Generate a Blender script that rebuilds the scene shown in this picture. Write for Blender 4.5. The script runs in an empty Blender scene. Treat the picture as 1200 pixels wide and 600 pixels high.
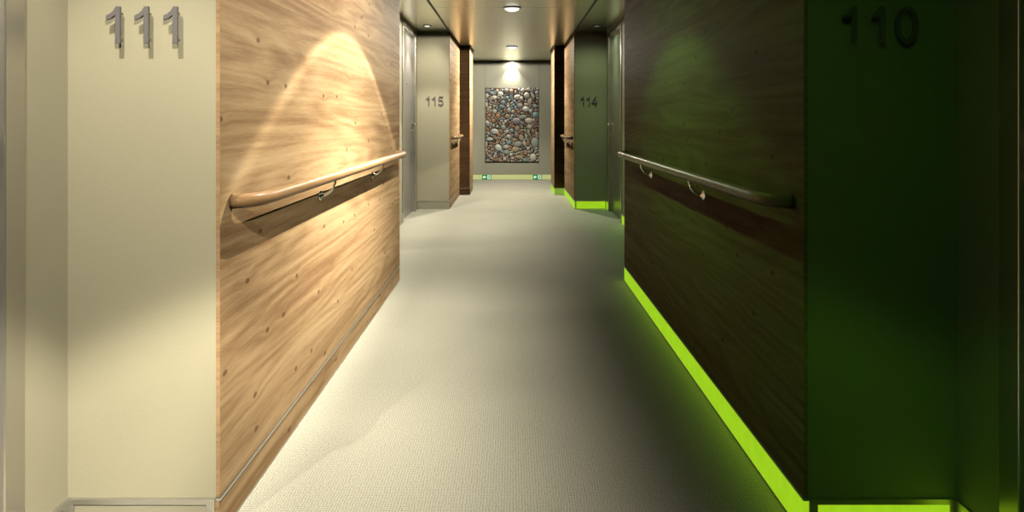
import bpy, bmesh, math, random
from mathutils import Vector, Matrix
R = math.radians
scene = bpy.context.scene
col = scene.collection

# ------------------------------------------------------------------ sizes (metres)
EYE = 1.10; CH = 2.20            # eye height, ceiling height
A = 0.772                        # face of the wood panels
W0 = 0.783                       # plaster behind the panels
B = 1.175                        # recess back wall
P = 0.622                        # inner face of the far pilasters
Y0, Y1 = 1.693, 4.40             # near pier
Y2, Y3, Y4 = 7.95, 9.43, 10.20   # far pier, pilaster
YE = 11.85                       # end wall
YB0, YB1 = -4.57, -1.86          # pier behind the camera
BH = 0.102                       # baseboard height

# ------------------------------------------------------------------ materials
def mat(name):
    m = bpy.data.materials.new(name); m.use_nodes = True
    nt = m.node_tree; nt.nodes.clear()
    out = nt.nodes.new('ShaderNodeOutputMaterial')
    b = nt.nodes.new('ShaderNodeBsdfPrincipled')
    nt.links.new(b.outputs[0], out.inputs[0])
    return m, nt, b
def N(nt, t, **kw):
    n = nt.nodes.new(t)
    for k, v in kw.items(): setattr(n, k, v)
    return n
def L(nt, a, b): nt.links.new(a, b)
def math_n(nt, op, a, b=None, c=None, clamp=False):
    n = N(nt, 'ShaderNodeMath', operation=op); n.use_clamp = clamp
    for i, v in enumerate((a, b, c)):
        if v is None: continue
        if isinstance(v, (int, float)): n.inputs[i].default_value = v
        else: L(nt, v, n.inputs[i])
    return n.outputs[0]
def smooth(nt, v, a, b, lo=0.0, hi=1.0):
    n = N(nt, 'ShaderNodeMapRange', interpolation_type='SMOOTHSTEP')
    L(nt, v, n.inputs[0])
    n.inputs[1].default_value = a; n.inputs[2].default_value = b
    n.inputs[3].default_value = lo; n.inputs[4].default_value = hi
    return n.outputs[0]
def plain(name, c, rough=.5, metal=0., var=0.0, scale=6, bump=0., bscale=60, spec=.5):
    m, nt, b = mat(name)
    b.inputs['Roughness'].default_value = rough
    b.inputs['Metallic'].default_value = metal
    b.inputs['Specular IOR Level'].default_value = spec
    tc = N(nt, 'ShaderNodeTexCoord')
    nz = N(nt, 'ShaderNodeTexNoise'); nz.inputs['Scale'].default_value = scale; nz.inputs['Detail'].default_value = 4
    L(nt, tc.outputs['Object'], nz.inputs['Vector'])
    mx = N(nt, 'ShaderNodeMix', data_type='RGBA')
    L(nt, nz.outputs[0], mx.inputs[0])
    mx.inputs[6].default_value = (*[x*(1-var) for x in c], 1)
    mx.inputs[7].default_value = (*[min(1, x*(1+var)) for x in c], 1)
    L(nt, mx.outputs[2], b.inputs['Base Color'])
    if bump:
        n2 = N(nt, 'ShaderNodeTexNoise'); n2.inputs['Scale'].default_value = bscale; n2.inputs['Detail'].default_value = 3
        L(nt, tc.outputs['Object'], n2.inputs['Vector'])
        bp = N(nt, 'ShaderNodeBump'); bp.inputs['Strength'].default_value = bump; bp.inputs['Distance'].default_value = .002
        L(nt, n2.outputs[0], bp.inputs['Height']); L(nt, bp.outputs[0], b.inputs['Normal'])
    return m

def wood(name, dark, mid, light, rough=.42, knots=True, flip=False, fine=1.0, spec=.03):
    m, nt, b = mat(name)
    tc = N(nt, 'ShaderNodeTexCoord')
    sp = N(nt, 'ShaderNodeSeparateXYZ'); L(nt, tc.outputs['Object'], sp.inputs[0])
    along = math_n(nt, 'ADD', sp.outputs[1], sp.outputs[0])      # grain runs along the wall
    z = sp.outputs[2]
    if flip: along, z = z, along
    # slow wander of the grain
    c1 = N(nt, 'ShaderNodeCombineXYZ'); L(nt, math_n(nt, 'MULTIPLY', along, .55), c1.inputs[0]); L(nt, math_n(nt, 'MULTIPLY', z, 1.4), c1.inputs[2])
    n1 = N(nt, 'ShaderNodeTexNoise'); n1.inputs['Scale'].default_value = 1.6; n1.inputs['Detail'].default_value = 1
    L(nt, c1.outputs[0], n1.inputs['Vector'])
    wob = math_n(nt, 'MULTIPLY', math_n(nt, 'SUBTRACT', n1.outputs[0], .5), .045)
    # knots
    ck = N(nt, 'ShaderNodeCombineXYZ'); L(nt, math_n(nt, 'MULTIPLY', along, .9), ck.inputs[0]); L(nt, math_n(nt, 'MULTIPLY', z, 1.6), ck.inputs[1])
    vk = N(nt, 'ShaderNodeTexVoronoi', feature='F1', voronoi_dimensions='2D'); vk.inputs['Scale'].default_value = 3.5
    L(nt, ck.outputs[0], vk.inputs['Vector'])
    kd = vk.outputs['Distance']
    pull = math_n(nt, 'MULTIPLY', smooth(nt, kd, .0, .28, 1, 0), .011)
    zz = math_n(nt, 'ADD', math_n(nt, 'ADD', z, wob), pull)
    def streak(sa, sz, detail, rgh=.6):
        c = N(nt, 'ShaderNodeCombineXYZ')
        L(nt, math_n(nt, 'MULTIPLY', along, sa), c.inputs[0]); L(nt, math_n(nt, 'MULTIPLY', zz, sz), c.inputs[2])
        n = N(nt, 'ShaderNodeTexNoise'); n.inputs['Scale'].default_value = 1; n.inputs['Detail'].default_value = detail; n.inputs['Roughness'].default_value = rgh
        L(nt, c.outputs[0], n.inputs['Vector']); return n.outputs[0]
    broad = streak(.42, 9*fine, 4)
    mids = streak(.9, 44*fine, 4)
    fines = streak(14, 330*fine, 2)
    # growth ring lines
    ring = math_n(nt, 'FRACT', math_n(nt, 'MULTIPLY', streak(.40, 5*fine, 1, .3), 14))
    ring = math_n(nt, 'ABSOLUTE', math_n(nt, 'SUBTRACT', math_n(nt, 'MULTIPLY', ring, 2), 1))
    v = math_n(nt, 'ADD', math_n(nt, 'MULTIPLY', broad, .40), math_n(nt, 'MULTIPLY', mids, .29))
    v = math_n(nt, 'ADD', v, math_n(nt, 'MULTIPLY', fines, .17))
    v = math_n(nt, 'ADD', v, math_n(nt, 'MULTIPLY', ring, .07))
    v = smooth(nt, v, .30, .68, 0, 1)
    cr = N(nt, 'ShaderNodeValToRGB'); L(nt, v, cr.inputs[0])
    e = cr.color_ramp.elements
    e[0].position = 0; e[0].color = (*dark, 1); e[1].position = 1; e[1].color = (*light, 1)
    x = e.new(.5); x.color = (*mid, 1)
    colr = cr.outputs[0]
    if knots:
        kn = smooth(nt, kd, .028, .062, 1, 0)
        rnd = N(nt, 'ShaderNodeSeparateColor'); L(nt, vk.outputs['Color'], rnd.inputs[0])
        keep = smooth(nt, rnd.outputs[0], .25, .35, 0, 1)
        kn = math_n(nt, 'MULTIPLY', math_n(nt, 'MULTIPLY', kn, keep), .7)
        mk = N(nt, 'ShaderNodeMix', data_type='RGBA'); L(nt, kn, mk.inputs[0]); L(nt, colr, mk.inputs[6])
        mk.inputs[7].default_value = (dark[0]*.42, dark[1]*.34, dark[2]*.28, 1)
        colr = mk.outputs[2]
    L(nt, colr, b.inputs['Base Color'])
    b.inputs['Roughness'].default_value = rough; b.inputs['Specular IOR Level'].default_value = spec
    bp = N(nt, 'ShaderNodeBump'); bp.inputs['Strength'].default_value = .12; bp.inputs['Distance'].default_value = .001
    L(nt, mids, bp.inputs['Height']); L(nt, bp.outputs[0], b.inputs['Normal'])
    return m

def carpet():
    m, nt, b = mat('carpet_loop')
    tc = N(nt, 'ShaderNodeTexCoord')
    sp = N(nt, 'ShaderNodeSeparateXYZ'); L(nt, tc.outputs['Object'], sp.inputs[0])
    n0 = N(nt, 'ShaderNodeTexNoise'); n0.inputs['Scale'].default_value = 30; n0.inputs['Detail'].default_value = 2
    L(nt, tc.outputs['Object'], n0.inputs['Vector'])
    wx = math_n(nt, 'ADD', sp.outputs[0], math_n(nt, 'MULTIPLY', n0.outputs[0], .010))
    row = math_n(nt, 'ABSOLUTE', math_n(nt, 'SINE', math_n(nt, 'MULTIPLY', wx, math.pi/.0085)))
    wy = math_n(nt, 'ADD', sp.outputs[1], math_n(nt, 'MULTIPLY', n0.outputs[0], .006))
    lp = math_n(nt, 'ABSOLUTE', math_n(nt, 'SINE', math_n(nt, 'MULTIPLY', wy, math.pi/.0105)))
    n1 = N(nt, 'ShaderNodeTexNoise'); n1.inputs['Scale'].default_value = 150; n1.inputs['Detail'].default_value = 3
    L(nt, tc.outputs['Object'], n1.inputs['Vector'])
    n2 = N(nt, 'ShaderNodeTexNoise'); n2.inputs['Scale'].default_value = 2.5; n2.inputs['Detail'].default_value = 3
    L(nt, tc.outputs['Object'], n2.inputs['Vector'])
    h = math_n(nt, 'ADD', math_n(nt, 'MULTIPLY', row, .30), math_n(nt, 'MULTIPLY', lp, .18))
    h = math_n(nt, 'ADD', h, math_n(nt, 'MULTIPLY', n1.outputs[0], .85))
    v = math_n(nt, 'ADD', smooth(nt, h, .25, 1.05, .0, .85), math_n(nt, 'MULTIPLY', n2.outputs[0], .2))
    cr = N(nt, 'ShaderNodeValToRGB'); L(nt, v, cr.inputs[0])
    e = cr.color_ramp.elements
    e[0].color = (.27, .258, .20, 1); e[1].color = (.62, .59, .465, 1)
    L(nt, cr.outputs[0], b.inputs['Base Color'])
    b.inputs['Roughness'].default_value = .95; b.inputs['Specular IOR Level'].default_value = .1
    bp = N(nt, 'ShaderNodeBump'); bp.inputs['Strength'].default_value = .5; bp.inputs['Distance'].default_value = .003
    L(nt, h, bp.inputs['Height']); L(nt, bp.outputs[0], b.inputs['Normal'])
    return m

def glow(name, c, s, base):
    m, nt, b = mat(name)
    tc = N(nt, 'ShaderNodeTexCoord')
    nz = N(nt, 'ShaderNodeTexNoise'); nz.inputs['Scale'].default_value = 25
    L(nt, tc.outputs['Object'], nz.inputs['Vector'])
    L(nt, smooth(nt, nz.outputs[0], .2, .8, s*.94, s*1.06), b.inputs['Emission Strength'])
    b.inputs['Emission Color'].default_value = (*c, 1)
    b.inputs['Base Color'].default_value = (*base, 1)
    b.inputs['Roughness'].default_value = .5
    b.inputs['Specular IOR Level'].default_value = .2
    return m

M = {
 'wood': wood('oak_veneer', (.27, .15, .07), (.48, .315, .162), (.61, .43, .245), rough=.6),
 'wooddark': wood('walnut_veneer', (.27, .13, .058), (.41, .215, .10), (.52, .29, .145), knots=False),
 'endgrain': wood('oak_edge', (.36, .22, .11), (.50, .32, .17), (.60, .41, .23), knots=False, fine=3),
 'rail': wood('oak_rail', (.29, .16, .072), (.40, .245, .118), (.49, .32, .165), rough=.33, knots=False, fine=2, spec=.12),
 'plaster': plain('cream_plaster', (.50, .455, .305), .6, var=.03, bump=.15, bscale=220),
 'plaster_end': plain('grey_plaster', (.54, .52, .385), .6, var=.03, bump=.15, bscale=220),
 'ceil': plain('satin_ceiling', (.97, .94, .78), .27, .9, var=.02, spec=.6),
 'ceil_side': plain('matt_ceiling', (.97, .94, .78), .22, .9, var=.02),
 'gap': plain('shadow_gap_dark', (.025, .02, .015), .5),
 'alu': plain('brushed_aluminium', (.52, .50, .46), .34, .85, var=.06, scale=40),
 'steel': plain('polished_steel', (.62, .62, .60), .18, 1, var=.03),
 'doorframe': plain('door_frame_paint', (.46, .43, .36), .25, .7, var=.03),
 'doorleaf': plain('door_leaf_paint', (.42, .40, .37), .30, .35, var=.03),
 'digit': plain('satin_steel_digit', (.20, .185, .18), .5, .2, var=.03),
 'creamboard': plain('cream_laminate', (.44, .40, .28), .45, var=.02),
 'carpet': carpet(),
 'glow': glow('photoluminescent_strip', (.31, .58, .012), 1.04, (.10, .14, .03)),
 'glow_dim': glow('photoluminescent_strip_wall', (.40, .62, .10), .42, (.5, .55, .3)),
 'glow_end': glow('end_wall_strip', (.52, .58, .20), .62, (.5, .5, .28)),
 'lens': glow('opal_lens', (1, .96, .88), 1.15, (.8, .8, .8)),
 'lens_dim': glow('opal_lens_dimmed', (.9, 1, .85), .35, (.6, .6, .6)),
 'lens_hi': glow('spot_lens', (1, .97, .9), 4.0, (.8, .8, .8)),
 'white': plain('white_enamel', (.75, .76, .72), .4),
 'signgreen': glow('sign_green', (.0, .30, .08), .5, (.0, .18, .05)),
 'signwhite': glow('sign_white', (.75, .95, .75), .6, (.7, .8, .7)),
 'canvas': plain('dark_canvas', (.045, .035, .028), .8, var=.2, scale=60),
 'black': plain('keyhole_black', (.01, .01, .01), .5),
}

# ------------------------------------------------------------------ mesh helpers
def link(name, bm, m, parent=None, smooth_=False, loc=None):
    me = bpy.data.meshes.new(name)
    bmesh.ops.recalc_face_normals(bm, faces=bm.faces)
    bm.to_mesh(me); bm.free()
    for x in (m if isinstance(m, (list, tuple)) else [m]): me.materials.append(x)
    if smooth_:
        for p in me.polygons: p.use_smooth = True
    o = bpy.data.objects.new(name, me); col.objects.link(o)
    if parent is not None: o.parent = parent
    if loc is not None: o.location = loc
    return o
def box(bm, x0, x1, y0, y1, z0, z1, bev=0.0, mi=0):
    x0, x1 = sorted((x0, x1)); y0, y1 = sorted((y0, y1)); z0, z1 = sorted((z0, z1))
    vs = [bm.verts.new((x, y, z)) for x in (x0, x1) for y in (y0, y1) for z in (z0, z1)]
    idx = [(0,1,3,2),(4,6,7,5),(0,4,5,1),(2,3,7,6),(0,2,6,4),(1,5,7,3)]
    fs = [bm.faces.new([vs[i] for i in f]) for f in idx]
    for f in fs: f.material_index = mi
    if bev:
        es = list({e for f in fs for e in f.edges})
        bmesh.ops.bevel(bm, geom=es, offset=bev, segments=2, affect='EDGES', profile=.5)
def tube(bm, pts, r, seg=20, cap=True, ry=None, rings_r=None):
    pts = [Vector(p) for p in pts]; rings = []
    for i, p in enumerate(pts):
        d = (pts[min(i+1, len(pts)-1)] - pts[max(i-1, 0)]).normalized()
        up = Vector((0, 0, 1)) if abs(d.z) < .9 else Vector((0, 1, 0))
        u = d.cross(up).normalized(); v = u.cross(d).normalized()
        rr = rings_r[i] if rings_r else r
        rings.append([bm.verts.new(p + u*math.cos(2*math.pi*k/seg)*rr + v*math.sin(2*math.pi*k/seg)*(ry or rr)) for k in range(seg)])
    for a, b_ in zip(rings, rings[1:]):
        for k in range(seg): bm.faces.new((a[k], a[(k+1) % seg], b_[(k+1) % seg], b_[k]))
    if cap: bm.faces.new(rings[0]); bm.faces.new(rings[-1])
def lathe(bm, prof, c, axis='z', seg=32):
    rings = []
    for r, h in prof:
        ring = []
        for k in range(seg):
            a = 2*math.pi*k/seg; x, y = r*math.cos(a), r*math.sin(a)
            p = {'z': (x, y, h), 'x': (h, x, y), 'y': (x, h, y)}[axis]
            ring.append(bm.verts.new(Vector(c) + Vector(p)))
        rings.append(ring)
    for a, b_ in zip(rings, rings[1:]):
        for k in range(seg): bm.faces.new((a[k], a[(k+1) % seg], b_[(k+1) % seg], b_[k]))
    bm.faces.new(rings[0]); bm.faces.new(rings[-1])
def prism(bm, pts2, f, y0, y1):
    """polygon in (u, v) placed by f(u, v, y), extruded from y0 to y1"""
    a = [bm.verts.new(f(u, v, y0)) for u, v in pts2]; b_ = [bm.verts.new(f(u, v, y1)) for u, v in pts2]
    n = len(pts2)
    fa = bm.faces.new(a); fb = bm.faces.new(b_)
    for k in range(n): bm.faces.new((a[k], a[(k+1) % n], b_[(k+1) % n], b_[k]))
    bmesh.ops.triangulate(bm, faces=[fa, fb])
def tag(o, label=None, cat=None, group=None, kind=None):
    if label: o['label'] = label
    if cat: o['category'] = cat
    if group: o['group'] = group
    if kind: o['kind'] = kind
    return o
def empty(name, loc):
    o = bpy.data.objects.new(name, None); col.objects.link(o); o.location = loc
    o.empty_display_size = .1
    return o
def part(name, bm, m, root, smooth_=False):
    """mesh built in world coordinates, hung under root"""
    o = link(name, bm, m, root, smooth_)
    o.matrix_parent_inverse = Matrix.Translation(root_loc(root)).inverted()
    return o
def root_loc(o):
    v = Vector((0, 0, 0))
    while o is not None: v += o.location; o = o.parent
    return v

# ------------------------------------------------------------------ shell
bm = bmesh.new(); box(bm, -2.75, 2.75, -4.75, YE+.15, -.06, 0)
tag(link('floor', bm, M['carpet']), 'grey beige ribbed loop carpet running down the corridor', kind='structure')

# ceiling: satin centre boards divided by open seams, matt boards over the recesses
bm = bmesh.new()
seams = [-4.72, -3.10, 0.02, 3.12, 6.23, 9.33, YE]
for a, b_ in zip(seams, seams[1:]):
    box(bm, -A+.012, A-.012, a+.006, b_-.006, CH, CH+.03)
tag(link('ceiling', bm, M['ceil']), 'satin cream centre ceiling boards with thin cross seams', kind='structure')
for s in (-1, 1):
    bm = bmesh.new()
    for a, b_, w in ((-4.72, Y4-.35, B+.1), (Y4-.35, YE, 2.7)):
        box(bm, s*(A+.010), s*w, a, b_, CH, CH+.03)
    tag(link('ceiling', bm, M['ceil_side']), 'matt cream ceiling board over the door recesses', kind='structure')
bm = bmesh.new(); box(bm, -2.75, 2.75, -4.75, YE+.15, CH+.031, CH+.10)
link('ceiling', bm, M['gap'])['kind'] = 'structure'
# dark strips in place of the shaded groove between centre boards and side boards, stepping in round the pilasters
for s, nm in ((-1, 'trim_1'), (1, 'trim_2')):
    bm = bmesh.new()
    g = .011
    box(bm, s*(A-g), s*(A+g), -4.7, Y3-.012, CH-.004, CH+.02)
    box(bm, s*(P-.022), s*(A+g), Y3-.034, Y3-.012, CH-.004, CH+.02)
    box(bm, s*(P-.022), s*(P), Y3-.034, Y4+.02, CH-.004, CH+.02)
    tag(link(nm, bm, M['gap']), 'dark strip drawn as the shadow gap along the ceiling edge', kind='structure')

# doors: y range of the frame
FR = .065
doors = [(0.573, 1.533), (6.83, 7.79)]
back_doors = []
DH = 2.165
def side_name(s): return 'left' if s < 0 else 'right'
for s in (-1, 1):
    bm = bmesh.new()
    # recess back wall, with openings for the doors
    ys = [-4.7]
    for a, b_ in doors: ys += [a+.004, b_-.004]
    ys += [Y4-.35]
    for i in range(0, len(ys), 2): box(bm, s*B, s*(B+.25), ys[i], ys[i+1], 0, CH)
    for a, b_ in doors:
        box(bm, s*B, s*(B+.25), a+.004, b_-.004, DH-.004, CH)
        box(bm, s*(B+.12), s*(B+.25), a+.004, b_-.004, 0, DH-.004)
    # piers
    for a, b_ in ((YB0-.13, YB1), (Y0, Y1), (Y2, Y3)): box(bm, s*W0, s*B, a, b_, 0, CH)
    # pilaster and lobby corner
    box(bm, s*(P+.011), s*2.75, Y3+.011, Y4, 0, CH)
    box(bm, s*2.60, s*2.75, Y4, YE, 0, CH)
    tag(link('wall_'+side_name(s), bm, M['plaster']), 'cream plaster wall with door recesses', kind='structure')
bm = bmesh.new(); box(bm, -2.75, 2.75, YE, YE+.15, 0, CH)
box(bm, -.492, .492, YE-.008, YE, BH, CH-.002, bev=.002)
tag(link('wall_back', bm, M['plaster_end']), 'greyish end wall of the corridor with raised centre board', kind='structure')
bm = bmesh.new(); box(bm, -B-.25, B+.25, -4.75, -4.70, 0, CH)
tag(link('wall_front', bm, M['plaster']), 'plaster wall closing the corridor', kind='structure')

# ------------------------------------------------------------------ wood panels
def panel(s, y0, y1, label):
    root = bm = bmesh.new(); box(bm, s*A, s*(W0-.0005), y0, y1, BH+.001, CH-.005, bev=.0008)
    o = link('wood_wall_panel', bm, M['wood']); tag(o, label, 'wall panel', 'oak panels lining the corridor')
    e = bmesh.new()                                   # edge band on the end towards the camera
    box(e, s*(A+.0006), s*(W0-.0006), y0-.0012, y0-.0001, BH+.002, CH-.006)
    c = link('edge_band', e, M['endgrain'], o); c['label'] = 'pale oak edge strip'
    return o
panel(-1, Y0, Y1, 'brightly lit knotty oak wall panel with a spotlight arc and long handrail')
panel(1, Y0, Y1, 'dark green-tinted knotty oak wall panel above the long glowing strip')
panel(-1, Y2, Y3-.001, 'short oak wall panel just past the number 115')
panel(1, Y2, Y3-.001, 'short dim oak wall panel just past the number 114')
for s in (-1, 1):
    o = panel(s, YB0, YB1, 'oak wall panel behind the viewer, ' + side_name(s) + ' side')
def pilaster(s, label):
    bm = bmesh.new()
    box(bm, s*P, s*W0, Y3, Y3+.0105, BH+.001, CH-.005, bev=.0008)
    o = link('pilaster_cladding', bm, M['wooddark']); tag(o, label, 'wall panel', 'dark wood pilaster claddings')
    e = bmesh.new(); box(e, s*P, s*(P+.0105), Y3+.011, Y4, BH+.001, CH-.005)
    c = link('side_panel', e, M['endgrain'], o); c['label'] = 'pale oak inner side face'
pilaster(-1, 'dark brown wood pilaster facing the viewer past the short oak panel by number 115')
pilaster(1, 'dark brown wood pilaster with a yellow-green glowing foot, by number 114')

# ------------------------------------------------------------------ baseboards
def baseboard(s, p0, p1, nrm, m, top=.006, ends=0.0, bottom=.004, nm=None, t=.006):
    """p0, p1: plan points on the wall face; nrm: plan direction into the room"""
    p0, p1, n = Vector((*p0, 0)), Vector((*p1, 0)), Vector((*nrm, 0))
    d = (p1-p0).normalized(); Ln = (p1-p0).length
    def slab(bm, a, b_, z0, z1, th):
        q = [p0+d*a, p0+d*b_, p0+d*b_+n*th, p0+d*a+n*th]
        lo = [bm.verts.new((v.x, v.y, z0)) for v in q]; hi = [bm.verts.new((v.x, v.y, z1)) for v in q]
        bm.faces.new(lo); bm.faces.new(hi)
        for k in range(4): bm.faces.new((lo[k], lo[(k+1) % 4], hi[(k+1) % 4], hi[k]))
    bm = bmesh.new(); slab(bm, ends, Ln-ends, bottom, BH-top, t)
    o = link(nm or ('baseboard_'+side_name(s)), bm, m); o['kind'] = 'structure'
    tr = bmesh.new()
    slab(tr, 0, Ln, BH-top, BH, t+.003)
    slab(tr, 0, Ln, 0.0, bottom, t+.002)
    if ends:
        slab(tr, 0, ends, bottom, BH-top, t+.003); slab(tr, Ln-ends, Ln, bottom, BH-top, t+.003)
    c = link('metal_profile', tr, M['alu'], o)
    return o
t = .006
for s in (-1, 1):
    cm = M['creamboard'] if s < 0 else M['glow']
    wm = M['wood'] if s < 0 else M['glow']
    E = .016 if True else 0
    # near recess
    baseboard(s, (s*B, 1.535), (s*B, Y0-.009), (-s, 0), cm, top=.014, ends=.022)
    baseboard(s, (s*(B), Y0), (s*(W0), Y0), (0, -1), cm, top=.014, ends=.022)
    baseboard(s, (s*B, YB1+.009), (s*B, .571), (-s, 0), cm, top=.014, ends=.022)
    baseboard(s, (s*B, YB1), (s*W0, YB1), (0, 1), cm, top=.014, ends=.022)
    # near pier
    baseboard(s, (s*W0, Y0-.004), (s*W0, Y1), (-s, 0), wm, top=.007, t=W0-A)
    baseboard(s, (s*W0, YB0), (s*W0, YB1), (-s, 0), wm, top=.007, t=W0-A)
    baseboard(s, (s*B, Y1), (s*W0, Y1), (0, 1), cm, top=.008, ends=.016)
    # far recess
    baseboard(s, (s*B, Y1+.009), (s*B, 6.828), (-s, 0), cm, top=.008, ends=.016)
    baseboard(s, (s*B, 7.792), (s*B, Y2-.009), (-s, 0), cm, top=.008, ends=.016)
    baseboard(s, (s*B, Y2), (s*W0, Y2), (0, -1), cm, top=.008, ends=.016)
    baseboard(s, (s*W0, Y2-.004), (s*W0, Y3-.001), (-s, 0), wm, top=.006, t=W0-A)
    # pilaster
    baseboard(s, (s*(A-.001), Y3+.0105), (s*P, Y3+.0105), (0, -1), M['wooddark'] if s < 0 else M['glow_dim'], top=.006, t=.0105)
    baseboard(s, (s*(P+.0105), Y3), (s*(P+.0105), Y4), (-s, 0), wm if s > 0 else M['endgrain'], top=.006, t=.0105)
    baseboard(s, (s*(P+.0105), Y4), (s*2.6, Y4), (0, 1), cm, top=.006)
    baseboard(s, (s*2.6, Y4+.009), (s*2.6, YE-.009), (-s, 0), cm, top=.006)
baseboard(0, (-2.59, YE), (2.59, YE), (0, -1), M['glow_end'], top=.006, nm='baseboard_back', t=.010)

# ------------------------------------------------------------------ doors
def door(k, s, y0, y1, first):
    bm = bmesh.new()                                   # leaf
    x = s*(B+.030)
    box(bm, x, s*(B+.072), y0+FR, y1-FR, .006, DH-FR, bev=.002)
    o = link('door_%d' % k, bm, M['doorleaf']); o['kind'] = 'structure'
    f = bmesh.new()
    x0, x1 = s*(B-.010), s*(B+.11)
    for a, b_ in ((y0, y0+FR-.003), (y1-FR+.003, y1)): box(f, x0, x1, a, b_, 0, DH, bev=.003)
    box(f, x0, x1, y0+FR-.003, y1-FR+.003, DH-FR+.003, DH, bev=.003)
    link('door_frame', f, M['doorframe'], o)
    # frame stop, a narrower second step
    g = bmesh.new()
    x2, x3 = s*(B+.016), s*(B+.029)
    for a, b_ in ((y0+FR-.003, y0+FR+.012), (y1-FR-.012, y1-FR+.003)): box(g, x2, x3, a, b_, 0, DH-FR+.003)
    box(g, x2, x3, y0+FR+.012, y1-FR-.012, DH-FR-.012, DH-FR+.003)
    link('door_stop', g, M['alu'], o)
    # lever handle near the far edge
    hy = y1-FR-.055; hz = 1.055
    h = bmesh.new()
    lathe(h, [(.026, 0), (.026, .006), (.022, .009)], (0, 0, 0), 'x', 24)
    for v in h.verts: v.co.x = x - s*v.co.x; v.co.y += hy; v.co.z += hz
    tube(h, [(x-s*.005, hy, hz), (x-s*.05, hy, hz), (x-s*.058, hy-.004, hz), (x-s*.060, hy-.014, hz), (x-s*.060, hy-.12, hz)], .0095, 12)
    link('door_handle', h, M['steel'], o, True)
    h = bmesh.new()
    lathe(h, [(.025, 0), (.025, .007), (.011, .008), (.010, .011)], (0, 0, 0), 'x', 24)
    for v in h.verts: v.co.x = x - s*v.co.x; v.co.y += hy; v.co.z += hz-.085
    link('lock_rose', h, M['steel'], o, True)
    h = bmesh.new()
    lathe(h, [(.014, 0), (.014, .004), (.008, .006)], (0, 0, 0), 'x', 20)
    for v in h.verts: v.co.x = x - s*v.co.x; v.co.y += (y0+y1)/2; v.co.z += 1.51
    link('peephole', h, M['steel'], o, True)
    return o
k = 0
for s in (-1, 1):
    for i, (a, b_) in enumerate(doors):
        k += 1; door(k, s, a, b_, i)

# ------------------------------------------------------------------ room numbers
def stroke(pts, w):
    """outline polygon quads of a thick polyline in (u, v)"""
    out = []
    for (a, b_) in zip(pts, pts[1:]):
        a, b2 = Vector(a), Vector(b_); d = (b2-a).normalized(); n = Vector((-d.y, d.x))*w/2
        e = d*w*.06
        out.append([tuple(a-n-e), tuple(b2-n+e), tuple(b2+n+e), tuple(a+n-e)])
    return out
ONE = [[(.38, 1), (.27, 1), (.20, .88), (.10, .80), (0, .755), (0, .63), (.14, .68), (.25, .77), (.25, 0), (.38, 0)]]
def arc(cx, cy, rx, ry, a0, a1, n, w):
    out = []
    for i in range(n):
        t0, t1 = R(a0+(a1-a0)*i/n), R(a0+(a1-a0)*(i+1)/n)
        out.append([(cx+rx*math.cos(t0), cy+ry*math.sin(t0)), (cx+rx*math.cos(t1), cy+ry*math.sin(t1)),
                    (cx+(rx-w)*math.cos(t1), cy+(ry-w)*math.sin(t1)), (cx+(rx-w)*math.cos(t0), cy+(ry-w)*math.sin(t0))])
    return out
ZERO = arc(.31, .5, .31, .51, 0, 360, 40, .125)
FOUR = [[(.50, 0), (.50, 1), (.40, 1), (.37, 0)], [(.37, 0), (.50, 0), (.50, 1), (.37, 1)][0:4],
        [(0, .22), (.62, .22), (.62, .34), (0, .34)], [(0, .22), (.14, .30), (.50, 1), (.37, 1), (0, .36)]]
FOUR = [[(.37, 0), (.50, 0), (.50, 1), (.37, 1)], [(.0, .23), (.37, .23), (.37, .35), (0, .35)], [(.50, .23), (.62, .23), (.62, .35), (.50, .35)],
        [(0, .35), (.145, .35), (.37, .80), (.37, 1)]]
FIVE = [[(.10, .89), (.56, .89), (.56, 1), (.13, 1)], [(.03, .50), (.13, .50), (.20, .89), (.10, .89)]] + arc(.29, .32, .30, .325, 138, -155, 26, .105)
GLY = {'1': ('digit', ONE, .38), '0': ('digit', ZERO, .62), '4': ('digit', FOUR, .62), '5': ('digit', FIVE, .60)}
def number(text, cx, y, cz, hgt, label, us, so=.015):
    """us: left edge of every digit in metres"""
    root = empty('room_number', (cx, y, cz-hgt/2)); tag(root, label, 'room number', 'steel room numbers on the recess walls')
    for ch, u0 in zip(text, us):
        _, polys, w = GLY[ch]
        bm = bmesh.new()
        f = lambda u, v, yy: (u0+u*hgt, yy, cz-hgt/2+v*hgt)
        for p in polys: prism(bm, p, f, y-so-.007, y-so)
        part('digit', bm, M['digit'], root)
        spots = {'1': ((.315, .12), (.315, .85)), '0': ((.31, .05), (.31, .95)), '4': ((.435, .1), (.435, .9)), '5': ((.30, .05), (.3, .94))}[ch]
        for u, v in spots:                            # stand-off pins
            pn = bmesh.new()
            tube(pn, [(u0+u*hgt, y-so-.0005, cz-hgt/2+v*hgt), (u0+u*hgt, y, cz-hgt/2+v*hgt)], .0025, 8)
            part('fixing_pin', pn, M['alu'], root)
q = Y0/750
number('111', -(600-171)*q, Y0, EYE+110.5*q, .0965, 'large grey steel room number 111 on cream wall', [(130-600)*q, (163-600)*q, (196.5-600)*q])
number('110', (1030-600)*q, Y0, EYE+110.5*q, .0965, 'room number 110 barely readable on dark green wall', [(983-600)*q, (1016-600)*q, (1044-600)*q])
q = Y2/750
number('115', -(600-509.6)*q, Y2, EYE+22.8*q, .112, 'small distant grey steel room number 115 on cream wall', [(499.5-600)*q, (506.5-600)*q, (513.3-600)*q], .006)
number('114', (690-600)*q, Y2, EYE+22.8*q, .112, 'small distant room number 114 on dim greenish wall', [(680.5-600)*q, (687.3-600)*q, (693.3-600)*q], .006)

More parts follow.
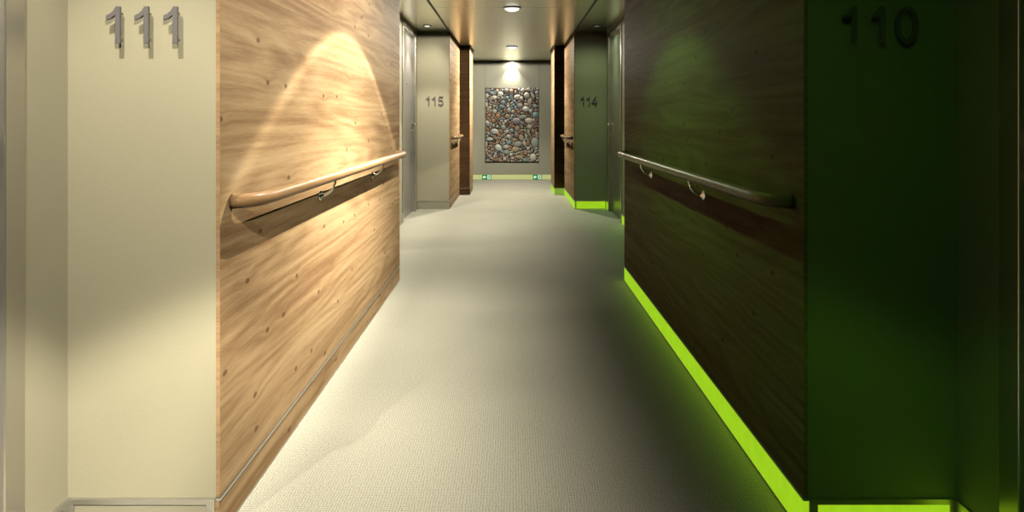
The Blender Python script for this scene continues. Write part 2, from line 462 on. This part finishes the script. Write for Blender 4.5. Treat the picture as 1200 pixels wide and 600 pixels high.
# ------------------------------------------------------------------ handrails
RX = A-.062; RZ = .877; RR = .0200
def handrail(s, y0, y1, brs, label):
    root = empty('handrail', (s*A, (y0+y1)/2, RZ)); tag(root, label, 'handrail', 'round oak handrails')
    pts = []
    rb = .12; n = 12                                   # near end sweeps back to the wall
    hx = A-RX-.001
    for i in range(n+1):
        a = math.pi/2*i/n
        pts.append((s*(A-.001-hx*math.sin(a)), y0+.020+rb*(1-math.cos(a)), RZ))
    m_ = max(2, int((y1-y0)/.15))
    for i in range(1, m_): pts.append((s*RX, y0+.02+rb+(y1-y0-2*rb-.04)*i/m_, RZ))
    for i in range(n+1):
        a = math.pi/2*(1-i/n)
        pts.append((s*(A-.001-hx*math.sin(a)), y1-.02-.06*(1-math.cos(a)), RZ))
    bm = bmesh.new(); tube(bm, pts, RR, 28)
    part('rail', bm, M['rail'], root, True)
    for by in brs:
        zb = RZ-.078
        b_ = bmesh.new(); c = []
        for i in range(13):
            a = math.pi/2*i/12
            c.append((s*(A-.006-(A-RX-.006)*math.sin(a)), by, zb+(.062)*(1-math.cos(a))))
        tube(b_, c, .0048, 10)
        br = part('bracket', b_, M['steel'], root, True)
        d = bmesh.new()
        lathe(d, [(.021, 0), (.021, .004), (.016, .008), (.010, .009), (.008, .016)], (0, 0, 0), 'x', 24)
        for v in d.verts: v.co.x = s*A - s*v.co.x; v.co.y += by; v.co.z += zb
        link('wall_plate', d, M['steel'], br, True)
handrail(-1, 1.74, 4.27, (2.57, 3.53), 'long pale oak handrail with two steel brackets on lit panel')
handrail(1, 1.74, 4.27, (2.57, 3.53), 'long dark shadowed handrail with two steel brackets above the glowing strip')
handrail(-1, 8.10, 9.20, (8.35, 8.95), 'short distant oak handrail beside the number 115')
handrail(1, 8.10, 9.20, (8.35, 8.95), 'short distant dim handrail beside the number 114')

# ------------------------------------------------------------------ pebble picture
def picture():
    u0, u1 = -.490, .490; z0, z1 = .337, 1.70; yf = YE-.008
    root = empty('pebble_picture', (0, yf, z0)); tag(root, 'tall canvas picture of multicoloured pebbles on the end wall', 'picture')
    bm = bmesh.new(); box(bm, u0, u1, yf-.036, yf, z0, z1, bev=.002)
    part('canvas', bm, M['canvas'], root)
    cols = {'cream': (.74, .68, .54), 'white': (.82, .80, .70), 'grey': (.47, .47, .43), 'blue': (.32, .44, .46), 'mauve': (.38, .32, .31),
            'tan': (.58, .43, .28), 'brown': (.37, .22, .13), 'rust': (.56, .30, .16), 'green': (.42, .47, .39), 'dark': (.14, .12, .115), 'pink': (.60, .40, .31)}
    names = list(cols); mats = []
    for nme in names:
        mats.append(plain('pebble_'+nme, cols[nme], .55, var=.25, scale=35))
    # big pebbles read from the picture: x, y, rx, ry, tilt in crop pixels (57..430, 48..568)
    seed = [(275,282,32,24,0,'mauve'),(362,278,28,22,0,'cream'),(407,238,22,22,0,'blue'),(404,432,28,38,0,'green'),(392,537,24,28,0,'cream'),
      (148,468,22,26,-40,'white'),(122,354,28,20,10,'white'),(285,442,30,20,-12,'grey'),(266,480,24,19,0,'tan'),(340,196,24,19,0,'white'),
      (316,252,30,15,-10,'green'),(280,112,24,17,-15,'cream'),(346,100,22,20,30,'cream'),(298,172,21,18,20,'grey'),(368,142,16,22,20,'cream'),
      (74,66,20,15,-10,'mauve'),(104,84,20,11,20,'blue'),(162,92,20,18,0,'white'),(238,72,15,16,0,'pink'),(204,68,16,15,0,'green'),
      (118,116,20,15,0,'cream'),(182,150,16,14,0,'blue'),(174,178,21,13,5,'blue'),(222,206,16,18,0,'green'),(213,246,18,16,0,'tan'),
      (144,246,16,17,0,'rust'),(183,326,18,18,-40,'grey'),(205,355,18,15,-30,'cream'),(242,348,15,16,0,'blue'),(279,331,18,19,30,'tan'),
      (274,377,18,20,0,'mauve'),(308,398,17,24,-20,'tan'),(149,376,18,14,45,'rust'),(182,416,15,16,0,'tan'),(219,432,18,16,0,'blue'),
      (204,500,20,17,0,'green'),(294,534,25,14,10,'tan'),(132,552,20,12,0,'brown'),(366,319,19,16,0,'cream'),(396,276,14,17,0,'pink'),
      (88,408,22,13,0,'white'),(100,438,24,9,15,'brown'),(170,490,20,11,40,'blue'),(404,176,16,13,0,'green'),(112,279,16,15,0,'rust'),
      (217,388,15,13,0,'white'),(260,412,15,13,20,'tan'),(356,438,14,18,20,'brown'),(122,212,15,15,0,'cream'),(202,462,20,15,-10,'cream'),
      (68,101,13,15,0,'cream'),(64,163,10,16,0,'cream'),(236,108,12,14,0,'blue'),(208,118,15,13,0,'blue'),(318,66,14,14,0,'cream'),
      (344,62,12,9,0,'pink'),(388,100,11,24,-25,'cream'),(310,122,13,14,0,'cream'),(143,160,15,9,10,'brown'),(195,205,11,17,0,'brown'),
      (330,438,12,18,-20,'cream'),(64,442,8,20,0,'cream'),(84,494,12,9,0,'tan'),(70,290,14,12,30,'white'),(250,318,11,10,0,'rust'),
      (346,166,20,12,0,'pink'),(268,186,11,15,0,'blue'),(84,240,14,10,0,'rust'),(76,310,19,12,0,'mauve'),(382,488,16,8,-60,'blue'),
      (250,215,13,12,0,'pink'),(332,554,12,14,0,'blue'),(90,130,12,16,-30,'mauve'),(360,60,16,12,0,'cream'),(92,456,15,9,0,'tan')]
    rnd = random.Random(7); items = []; k_ = .980/373
    for x, y, rx, ry, ti, c in seed:
        items.append([u0+(x-57)*k_, z1-(y-48)*k_*1.0, rx*k_, ry*k_, R(-ti), names.index(c)])
    def clear(x, z, r):
        for it in items:
            if math.hypot(x-it[0], z-it[1]) < r + .5*(it[2]+it[3])*.98: return False
        return True
    wts = [3.5, 2.8, 1.6, 1.6, 1.2, 3, 2.6, 1.2, 1.5, 1.2, 1.3]
    for r0, tries in ((.030, 500), (.024, 1500), (.018, 3500), (.013, 6000), (.009, 8000)):
        for _ in range(tries):
            r = r0*rnd.uniform(.85, 1.15); x = rnd.uniform(u0+r*.6, u1-r*.6); z = rnd.uniform(z0+r*.6, z1-r*.6)
            if clear(x, z, r):
                asp = rnd.uniform(1, 1.3)
                items.append([x, z, r*asp, r/asp, rnd.uniform(0, 3.14), rnd.choices(range(len(names)), wts)[0]])
    bm = bmesh.new()
    for x, z, rx, rz, ti, ci in items:
        prev = None; seg = 14
        for fr, hh in ((1, 0), (.9, .45), (.65, .8), (.3, .97)):
            ring = []
            for j in range(seg):
                a = 2*math.pi*j/seg; p, q_ = rx*fr*math.cos(a), rz*fr*math.sin(a)
                xx = x+p*math.cos(ti)-q_*math.sin(ti); zz = z+p*math.sin(ti)+q_*math.cos(ti)
                xx = min(max(xx, u0), u1); zz = min(max(zz, z0), z1)
                ring.append(bm.verts.new((xx, yf-.0365-hh*.35*min(rx, rz), zz)))
            if prev:
                for j in range(seg): bm.faces.new((prev[j], prev[(j+1) % seg], ring[(j+1) % seg], ring[j])).material_index = ci
            prev = ring
        bm.faces.new(prev).material_index = ci
    o = part('pebble_relief', bm, mats, root, True)
picture()

# ------------------------------------------------------------------ running-man signs on the end baseboard
def sign(cx, label):
    y = YE-.0135; z0 = .006; hh = .086; w = .170
    root = empty('exit_sign', (cx, y, z0)); tag(root, label, 'exit sign', 'green escape route signs on the end baseboard')
    bm = bmesh.new(); box(bm, cx-w/2, cx+w/2, y-.003, y, z0, z0+hh, bev=.001)
    part('sign_board', bm, M['signgreen'], root)
    f = lambda u, v, yy: (cx+u, yy, z0+v)
    bm = bmesh.new()
    prism(bm, [(-.078, .043), (-.048, .072), (-.037, .061), (-.045, .052), (-.012, .052), (-.012, .034), (-.045, .034), (-.037, .025), (-.048, .014)], f, y-.0045, y-.0028)
    part('arrow', bm, M['signwhite'], root)
    bm = bmesh.new(); prism(bm, [(.010, .006), (.070, .006), (.070, .080), (.010, .080)], f, y-.0045, y-.0028)
    part('doorway_symbol', bm, M['signwhite'], root)
    bm = bmesh.new()
    for p in stroke([(.045, .062), (.040, .040)], .014) + stroke([(.040, .040), (.028, .030), (.018, .018)], .008) + stroke([(.041, .040), (.050, .028), (.046, .012)], .008) \
            + stroke([(.045, .058), (.030, .052), (.024, .042)], .006) + stroke([(.045, .058), (.056, .048), (.064, .054)], .006):
        prism(bm, p, f, y-.0060, y-.0043)
    prism(bm, [(.049+.0075*math.cos(a*math.pi/6), .071+.0075*math.sin(a*math.pi/6)) for a in range(12)], f, y-.006, y-.0043)
    part('running_figure', bm, M['signgreen'], root)
q = YE/750
sign((570.4-600)*q, 'green escape sign with left arrow below the left edge of the pebble picture')
sign((629.8-600)*q, 'green escape sign with left arrow below the right edge of the pebble picture')

# ------------------------------------------------------------------ ceiling lights
def downlight(x, y, r, lens, label, group, dome=.0):
    root = empty('ceiling_light', (x, y, CH)); tag(root, label, 'ceiling light', group)
    bm = bmesh.new()
    lathe(bm, [(r, 0), (r+.012, -.002), (r+.014, -.006), (r+.006, -.010), (r, -.010), (r-.001, -.002)], (x, y, CH), 'z', 40)
    part('trim_ring', bm, M['white'], root, True)
    bm = bmesh.new()
    prof = [(r*.999, -.004)] + [(r*math.cos(a), -.004-dome*math.sin(a)) for a in [i*math.pi/2/8 for i in range(1, 8)]] + [(.002, -.004-dome)]
    lathe(bm, prof, (x, y, CH), 'z', 40)
    part('lens', bm, lens, root, True)

def lamp(name, x, y, z, power, tint, prof, az=None, radius=.02, fwd=None, wash=None):
    """downlight or added fill lamp: beam shaped by the direction it leaves the lamp"""
    ld = bpy.data.lights.new(name, 'POINT'); ld.energy = power; ld.color = tint; ld.shadow_soft_size = radius
    ld.use_nodes = True; nt = ld.node_tree; nt.nodes.clear()
    out = N(nt, 'ShaderNodeOutputLight'); em = N(nt, 'ShaderNodeEmission'); L(nt, em.outputs[0], out.inputs[0])
    tc = N(nt, 'ShaderNodeTexCoord'); sp = N(nt, 'ShaderNodeSeparateXYZ'); L(nt, tc.outputs['Normal'], sp.inputs[0])
    X, Y, Z = sp.outputs
    rad = math_n(nt, 'SQRT', math_n(nt, 'ADD', math_n(nt, 'MULTIPLY', X, X), math_n(nt, 'MULTIPLY', Y, Y)))
    down = math_n(nt, 'MAXIMUM', math_n(nt, 'MULTIPLY', Z, -1), .001)
    ang = math_n(nt, 'ARCTAN2', rad, math_n(nt, 'MULTIPLY', Z, -1))
    tot = None
    for kind, *p in prof:
        if kind == 'core': v = smooth(nt, ang, R(p[0]), R(p[1]), p[2], 0)
        elif kind == 'rim':                          # bright ring at the edge of the reflector's beam
            d = math_n(nt, 'DIVIDE', math_n(nt, 'SUBTRACT', ang, R(p[0])), R(p[1]))
            v = math_n(nt, 'MULTIPLY', math_n(nt, 'EXPONENT', math_n(nt, 'MULTIPLY', math_n(nt, 'MULTIPLY', d, d), -1)), p[2])
        elif kind == 'spill': v = smooth(nt, ang, R(p[0]), R(p[1]), p[2], 0)
        tot = v if tot is None else math_n(nt, 'ADD', tot, v)
    if az:                                           # added one-sided beam cut, no such louvre: (full side, cut side, rest)
        tr = math_n(nt, 'DIVIDE', X, down)
        g = smooth(nt, tr, az[0], az[1], 1, az[2])
        tot = math_n(nt, 'MULTIPLY', tot, g)
    if wash:                                         # added beam boost, no such reflector: more light towards the left wall
        tr = math_n(nt, 'DIVIDE', X, down)
        tot = math_n(nt, 'MULTIPLY', tot, smooth(nt, tr, wash[0], wash[1], wash[2], 1))
    if fwd:                                          # aimed along the corridor
        tot = math_n(nt, 'MULTIPLY', tot, smooth(nt, Y, fwd[0], fwd[1], 0, 1))
    L(nt, tot, em.inputs['Strength'])
    o = bpy.data.objects.new(name, ld); col.objects.link(o); o.location = (x, y, z)
    return o

WARM = (1, .94, .80); GREEN = (.28, 1, .10)
PROF = [('core', 47.0, 51, .45), ('core', 20, 45, 2.3), ('rim', 49.6, 1.0, .62), ('spill', 60, 88, .28)]
PROF_NEAR = [('core', 47.0, 51, .75), ('core', 24, 48, .8), ('rim', 49.6, 1.5, .12), ('spill', 60, 88, .26)]
PROF_FAR = [('core', 47.0, 51, .45), ('core', 30, 49, .3), ('rim', 49.6, .9, .2), ('spill', 88.9, 90.5, .50)]
PROF_END = [('core', 50, 64, .6), ('core', 28, 49, .3), ('spill', 88.9, 90.5, .65)]
GC = 'round lights along the middle of the ceiling'
GR = 'small recess downlights'
#          y     power  beam limits        right-hand rest   green fill power   aimed forward
centre = [(.10, 195, (-.34, .30, .0), 22, (.1, .4)), (3.0, 84, (-.36, .27, .0), 10, None), (6.25, 115, (-.2, .5, .045), 12, None), (9.55, 150, (-.1, .8, .7), 1, None)]
lab = {.10: 'round ceiling light just above the viewer', 3.0: 'round ceiling light between the two long handrails',
       6.25: 'round ceiling light touching the thin cross seam', 9.55: 'round ceiling light between the two pilasters'}
for y, p, az, eg, fw in centre:
    downlight(0, y, .075, M['lens'], lab[y], GC, dome=.036)
    lamp('corridor_lamp', 0, y, CH-.06, p, WARM, PROF_NEAR if y < 1 else PROF if y < 6 else PROF_FAR if y < 9 else PROF_END, az, .012, fw, (-.50, -.27, 3.0 if y < 5 else 1.5))
    if eg: lamp('green_fill_lamp', .02, y, CH-.06, eg, GREEN, PROF_NEAR, (.55, .22, 0), .012)  # green lamp added to tint the right side, no such fitting
P2 = [('core', 30, 40, 1.0), ('spill', 50, 85, .35)]
for y, pw, nm in ((1.17, 42, 'small downlight over the door beside number 111'), (7.43, 45, 'small bright downlight in the recess ceiling above number 115')):
    downlight(-.985, y, .036, M['lens_hi'], nm, GR)
    lamp('recess_lamp', -.985, y, CH-.02, pw, WARM, P2, (.2, 1.0, 0), .008, None)
# unseen fill lamps added at right to wash the left wall across the corridor
for y, pw, nm in ((1.17, 115, 'added fill downlight over the door beside number 110'), (4.95, 45, 'added fill downlight in the right recess just past the long dark panel')):
    downlight(.985, y, .036, M['lens_dim'], nm, GR)
    lamp('recess_lamp', .985, y, CH-.02, pw, WARM, [('spill', 70, 86, 1.0)], (-.82, -.40, 0), .03, (.1, .4) if y < 2 else None)
downlight(.985, 7.43, .036, M['lens_dim'], 'small dimmed downlight in the recess ceiling above number 114', GR)
lamp('recess_lamp', .985, 7.43, CH-.02, 30.0, (.75, 1, .6), [('core', 5, 42, 1.0), ('spill', 40, 80, .25)], None, .008)
downlight(0, 11.78, .036, M['lens_hi'], 'small spotlight close to the end wall above the pebble picture', GR)
lamp('picture_lamp', 0, 11.775, CH-.02, 42, (1, .97, .9), [('core', 14, 38, 1.0), ('core', 36, 39, .25), ('spill', 60, 90, .12)], None, .008)

# ------------------------------------------------------------------ camera and look
cd = bpy.data.cameras.new('camera'); cam = bpy.data.objects.new('camera', cd); col.objects.link(cam)
cam.location = (0, 0, EYE); cam.rotation_euler = (R(90), 0, 0)
cd.sensor_width = 36; cd.lens = 22.5; cd.shift_y = -159/1200; cd.clip_start = .02
scene.camera = cam
w = bpy.data.worlds.new('world'); scene.world = w; w.use_nodes = True
w.node_tree.nodes['Background'].inputs[0].default_value = (0, 0, 0, 1)
vs = scene.view_settings
vs.view_transform = 'Standard'; vs.look = 'None'; vs.exposure = 0; vs.gamma = 1; vs.use_curve_mapping = False
scene.display_settings.display_device = 'sRGB'
scene.cycles.max_bounces = 8; scene.cycles.diffuse_bounces = 0; scene.cycles.glossy_bounces = 3
scene.cycles.use_denoising = True
scene.cycles.sample_clamp_indirect = 4
